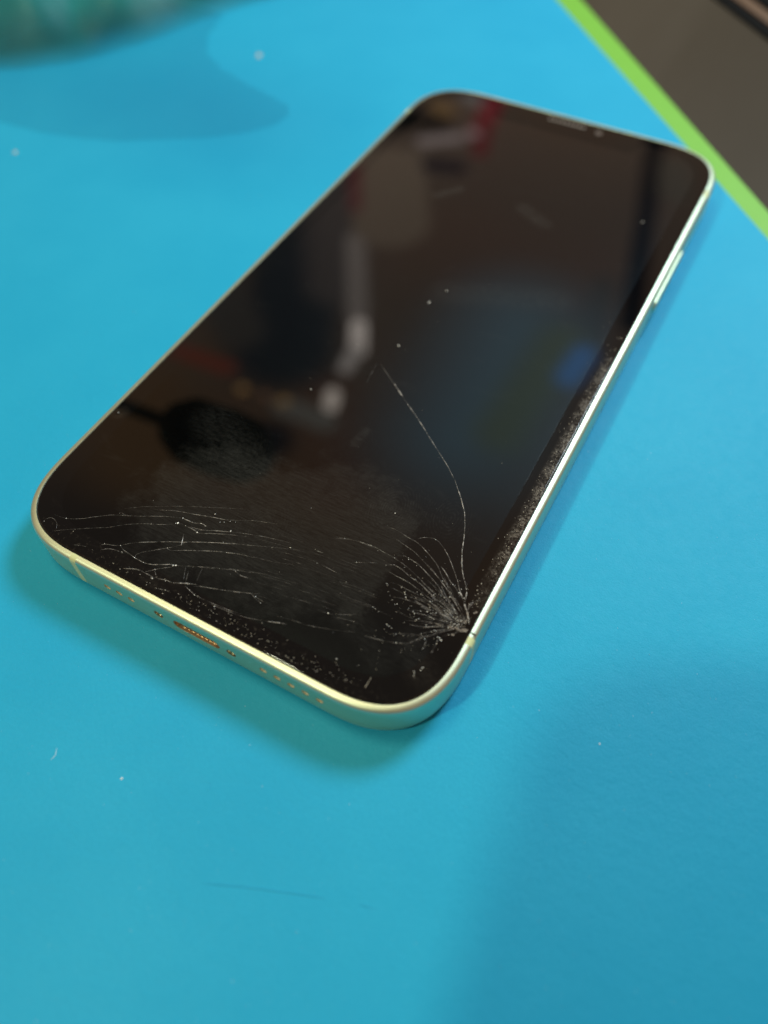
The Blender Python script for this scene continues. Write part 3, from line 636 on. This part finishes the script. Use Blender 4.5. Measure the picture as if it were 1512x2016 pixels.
for (x, y, r) in CHIPS:
    o = mesh('glass_chip', *blob(rng, x, y, ZG+.008, r*1.15, rng.choice((5, 6, 7)), .3, rng.uniform(.4, .9), rng.uniform(0, 3)), m_chip, glass)
# crushed glass round the point of impact, on the screen edge
PX, PY = 34.0, -56.6
for (cx, cy, r, fl, an) in ((33.8, -56.5, .5, .6, .3), (33.0, -56.75, .55, .4, -.1), (32.1, -56.95, .5, .28, .0), (33.4, -55.2, .42, .35, 1.7), (33.1, -54.0, .4, .35, 1.9), (34.0, -53.3, .35, .4, .9), (32.7, -57.8, .25, .6, .8), (30.3, -57.4, .45, .2, .1)):
    mesh('crushed_glass', *blob(rng, cx, cy, ZG+.006, r, 13, .05, fl, an), m_pulv, glass)
# small facets lifted between the cracks of the fan, each tipped its own way
for i in range(28):
    a = math.radians(rng.uniform(128, 176)); q0 = rng.uniform(1.2, 7); L_ = rng.uniform(.8, 3.2); wd = rng.uniform(.02, .055)
    c, s_ = math.cos(a), math.sin(a); c2, s2 = math.cos(a+wd), math.sin(a+wd)
    bx, by = 33.4, -56.5
    P3 = [(bx+q0*c, by+q0*s_*.9), (bx+(q0+L_)*c, by+(q0+L_)*s_*.9), (bx+(q0+L_*rng.uniform(.7, 1.1))*c2, by+(q0+L_)*s2*.9), (bx+(q0+.2*L_)*c2, by+(q0+.2*L_)*s2*.9)]
    tl = [rng.uniform(0, .010) for _ in P3]
    v = [(x, y, ZG+.0062) for x, y in P3]+[(x, y, ZG+.008+h_) for (x, y), h_ in zip(P3, tl)]
    mesh('glass_shard', v, [(3, 2, 1, 0), (4, 5, 6, 7), (0, 1, 5, 4), (1, 2, 6, 5), (2, 3, 7, 6), (3, 0, 4, 7)], m_shard2 if rng.random() < .55 else m_shard, glass)
v, f = [], []
def add(vf):
    global v, f
    a, b_ = vf; f += [tuple(i+len(v) for i in q) for q in b_]; v += a
for (w_, br, xy) in CRACKS:
    if br < .3: continue
    pts = catmull([(xy[i], xy[i+1]) for i in range(0, len(xy), 2)], .3)
    for _ in range(int(len(pts)*.03*br)+1):
        q = pts[rng.randrange(len(pts))]; add(blob(rng, q[0]+rng.gauss(0, .06), q[1]+rng.gauss(0, .06), ZG+.008, rng.uniform(.025, .075)*(1.5 if rng.random() < .2 else 1), 5, .4, rng.uniform(.35, .9), rng.uniform(0, 3)))
for _ in range(50):
    a = math.radians(rng.uniform(128, 190)); q0 = abs(rng.gauss(0, 4.5))+.3
    add(blob(rng, 33.2+q0*math.cos(a), -56.6+q0*math.sin(a), ZG+.008, rng.uniform(.025, .085), 5, .4, rng.uniform(.35, .9), rng.uniform(0, 3)))
tag(mesh('glass_splinters', v, f, m_chip, glass), kind='stuff')
# fine grit on the screen, too small to count
v, f = [], []
def add(vf):
    global v, f
    a, b_ = vf; f += [tuple(i+len(v) for i in q) for q in b_]; v += a
for i in range(620):
    k = rng.random()
    if k < .26:   # along the bottom border
        x = rng.gauss(8, 14); y = -HB+.6+abs(rng.gauss(0, 1.1)); x = max(-24, min(26, x))
        if abs(x) > 20: y += (abs(x)-20)**2*.045
        r = rng.uniform(.025, .075)
    elif k < .7:  # right border
        x = 34.1-abs(rng.gauss(0, .8)); y = rng.uniform(-56, 8); r = rng.uniform(.025, .08)
    elif k < .9: x = rng.gauss(27, 4); y = rng.gauss(-57, 5); r = rng.uniform(.02, .06)
    else: x = rng.uniform(-30, 33); y = rng.uniform(-66, 68); r = rng.uniform(.02, .05)
    if abs(x) > 34 or abs(y) > 71.5 or (abs(x) > 26 and abs(y) > 64): continue
    add(blob(rng, x, y, ZG+.007, r, 5, .5))
tag(mesh('screen_dust', v, f, m_dust), 'pale grit and dust specks scattered on the black phone screen and its edges', 'dust', kind='stuff')

# ---------------------------------------------------------------- mat with its green edge
MT = tag(empty('repair_mat'), 'flat blue silicone work mat with a lime green edge strip, lying under the phone', 'mat')
A1, A2 = np.array((-30.6, 144.6)), np.array((50.6, 59.4))
d = (A2-A1)/np.linalg.norm(A2-A1); nr = np.array((-d[1], d[0]))  # points away from the mat
nr = nr if nr[0] > 0 else -nr
P1, P2 = A1-d*300, A2+d*150
mesh('blue_sheet', *prism([tuple(P1), tuple(P2), tuple(P2+d*300-nr*60), tuple(P2+d*300-nr*900), tuple(P1-nr*900)], -.45, 0.), m_mat, MT)
G1, G2 = np.array((-24.6, 148.4)), np.array((48.2, 69.4))
dg_ = (G2-G1)/np.linalg.norm(G2-G1); g1, g2 = G1-dg_*300, G2+dg_*150
mesh('green_edge_strip', *prism([tuple(P1+nr*.0), tuple(P2), tuple(g2+nr*0), tuple(g1)], -.45, -.08), m_green, MT)
# dark gap and brown panel past the bench edge
W1, W2 = np.array((6.9, 170.2)), np.array((30.2, 148.7)); dw = (W2-W1)/np.linalg.norm(W2-W1); nw = np.array((-dw[1], dw[0])); nw = nw if nw[0] > 0 else -nw
a_, b2 = W1-dw*500, W2+dw*500
for nm, o0, o1, z1, m_, lab, cat in (('rubber_trim', 0, 4.6, .0, m_black, 'black rubber trim along the far edge of the brown bench top, top right', 'trim'), ('wooden_rail', 4.7, 9.0, .3, m_wood, 'dark brown wooden rail behind the black trim in the top right corner', 'rail'), ('black_board', 9.1, 120, 1.0, m_black, 'black board beyond the brown rail in the extreme top right corner', 'board')):
    tag(mesh(nm, *prism([tuple(a_+nw*o0), tuple(b2+nw*o0), tuple(b2+nw*o1), tuple(a_+nw*o1)], -.48, z1), m_), lab, cat)
# crumbs and lint on the mat
def thing_blob(name, x, y, r, m_, lab, cat, h=.5, group=None):
    o = mesh(name, *blob(rng, 0, 0, 0, r, 9, h), m_); o.location = (x*MM, y*MM, .00001); tag(o, lab, cat, group); return o
thing_blob('crumb', -90.5, 76.5, 1.0, m_crumb, 'beige crumb on the blue mat above the phone, left of its top corner', 'crumb')
thing_blob('crumb', -116, 10, .6, m_crumb, 'faint pale crumb on the mat near the left edge of the photo', 'crumb', .25)
thing_blob('lint', 2.4, -93.6, .17, m_lint, 'small white speck of lint on the mat below the charging port', 'lint')
thing_blob('lint', 55.7, -59.4, .12, m_lint, 'tiny white speck on the mat at the corner of the shadow right of the phone', 'lint')
v, f = [], []
for i in range(1500):
    x, y = rng.uniform(-60, 110), rng.uniform(-125, 40)
    add(blob(rng, x, y, .0, rng.uniform(.02, .05) if rng.random() < .93 else rng.uniform(.05, .10), 5, .5, rng.uniform(.3, 1), rng.uniform(0, 3)))
tag(mesh('mat_dust', v, f, m_lint), 'tiny white dust specks scattered over the blue mat', 'dust', kind='stuff')
def hair(name, pts, w_, m_, lab, cat):
    P = catmull(pts, .5); T = np.gradient(P, axis=0); T /= np.linalg.norm(T, axis=1)[:, None]; Nn = np.stack([-T[:, 1], T[:, 0]], 1); v, f = [], []
    for i, c in enumerate(P):
        e = w_*min(1, .3+min(i, len(P)-1-i)/3)/2
        v += [(c[0]-Nn[i][0]*e, c[1]-Nn[i][1]*e, .004), (c[0], c[1], .004+e*.8), (c[0]+Nn[i][0]*e, c[1]+Nn[i][1]*e, .004)]
    for i in range(len(P)-1):
        for k in (0, 1): f.append((i*3+k, i*3+k+1, i*3+k+4, i*3+k+3))
    tag(mesh(name, v, f, m_), lab, cat)
hair('thread', [(-7.9, -94.6), (-7.4, -95.4), (-7.5, -96.2)], .12, m_lint, 'short pale thread on the mat at the far left, below the phone', 'thread')
hair('scuff_mark', [(19.3, -98.7), (24, -96.6), (29, -94.6), (33.2, -93.0)], .15, m_mark, 'long thin dark scratch in the mat below the phone', 'scratch')
hair('scuff_mark', [(37.2, -91.6), (39.1, -91.1)], .2, m_mark, 'short dark scratch in the mat, right of the long one', 'scratch')
hair('scuff_mark', [(12.3, -88.6), (13.0, -88.5), (13.4, -89.0), (13.2, -89.6)], .1, m_mark, 'small curled dark fibre mark below the bottom edge of the phone', 'scratch')

# ---------------------------------------------------------------- crumpled teal film, top left
def hsh(x, y):
    u = x*.35+y*.94; w_ = x*.94-y*.35
    return (abs(math.sin(u*.085+1.1*math.sin(w_*.05+.6)))*1.6-.8+.2*abs(math.sin(u*.31-w_*.06+2.))+.25*math.sin(w_*.23+u*.19))/1.9
edge = [(-96, 128), (-106, 106), (-112, 96), (-117, 84), (-122, 70), (-128, 57), (-137, 45), (-150, 36), (-170, 26)]
v, f = [], []; NJ = 40; LAY = []
EP = catmull(edge, 2.0)
for i, p in enumerate(EP):
    T_ = EP[min(i+1, len(EP)-1)]-EP[max(i-1, 0)]; T_ /= np.linalg.norm(T_); nn_ = np.array((T_[1], -T_[0])); nn_ = nn_ if nn_[0] < 0 else -nn_
    for j in range(NJ):
        s = (j/(NJ-1))**1.4; q = p+nn_*s*110
        zz = .6+15*math.sin(min(1, s*3.2)*math.pi/2)+4.5*hsh(q[0], q[1])*min(1, s*7)
        v.append((q[0], q[1], max(.4, zz))); LAY.append(min(.93, .12+s*110/17+.08*hsh(q[0]*1.7, q[1]*1.7)))
for i in range(len(EP)-1):
    for j in range(NJ-1): f.append((i*NJ+j, i*NJ+j+1, (i+1)*NJ+j+1, (i+1)*NJ+j))
bag = mesh('plastic_bag', v, f, m_bag, None, True)
la = bag.data.attributes.new('layers', 'FLOAT', 'POINT'); la.data.foreach_set('value', [max(.04, q) for q in LAY])
tag(bag, 'crumpled teal plastic bag lying on the mat in the top left corner', 'bag')

film = [(-134, 18), (-118, 19), (-107, 21.5), (-97, 25), (-89, 30), (-79, 36), (-71, 43), (-67, 49), (-66.5, 54), (-69, 58), (-76, 60), (-84, 62), (-95, 65.5), (-104, 71), (-110, 80), (-113, 92), (-150, 90), (-160, 30)]  # shadow outline beside the bag, painted on by a thin tinted sheet
fl = mesh('shade_sheet', *prism(film, .25, .3), m_shadow)
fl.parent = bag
# ---------------------------------------------------------------- what leans over the bench just outside the picture
overhang = tag(empty('dark_overhang', (-100, 31, 135)), 'unseen dark rounded object over the mat, mirrored dark in the screen', 'overhang')  # unidentified dark object, unseen but for its reflection; the neck is added
def lathe(profile, n=24):
    v = [(x, r*math.cos(2*math.pi*k/n), r*math.sin(2*math.pi*k/n)) for x, r in profile for k in range(n)]
    f = [(i*n+k, i*n+(k+1) % n, (i+1)*n+(k+1) % n, (i+1)*n+k) for i in range(len(profile)-1) for k in range(n)]
    return v, f+[tuple(range(n)), tuple(range((len(profile)-1)*n, len(profile)*n))[::-1]]
mesh('head', *lathe([(24, 3), (22, 8), (16, 12), (4, 13.5), (-12, 13), (-20, 9), (-24, 4.5)]), m_dark, overhang, True)
overhang.rotation_euler = (0, math.radians(6), 0)
pr = [(-24-i*2.0, 2.4+(.6 if i % 2 else 0)) for i in range(110)]
mesh('stem', *lathe(pr), m_dark, overhang, True)
# the phone that takes the picture
cp = tag(empty('camera_phone'), 'dark phone taking the picture, seen by its rounded shadow at lower right', 'phone')
Rm = M.to_3x3(); ex, ey, ez = (Vector(Rm.col[k]) for k in range(3)); C0 = Vector(CAM)
cp.matrix_world = Matrix([[ex[i], ey[i], ez[i], (C0[i]+ez[i]*9)*MM] for i in range(3)]+[[0, 0, 0, 1]])
def rrect(x0, y0, x1, y1, r, n=8):
    P = []
    for cx, cy, a0 in ((x1-r, y1-r, 0), (x0+r, y1-r, 90), (x0+r, y0+r, 180), (x1-r, y0+r, 270)):
        P += [(cx+r*math.cos(math.radians(a0+90*i/n)), cy+r*math.sin(math.radians(a0+90*i/n))) for i in range(n+1)]
    return P
mesh('body', *prism(rrect(-58, -134, 13, 13, 12), 0, 7.8), m_dark, cp)
mesh('camera_bump', *prism(rrect(-22, -22, 9, 9, 7), -1.6, 0), m_dark, cp)
mesh('lens', *disc(-14, -12, -1.7, 5.5, 20), m_lens, cp)
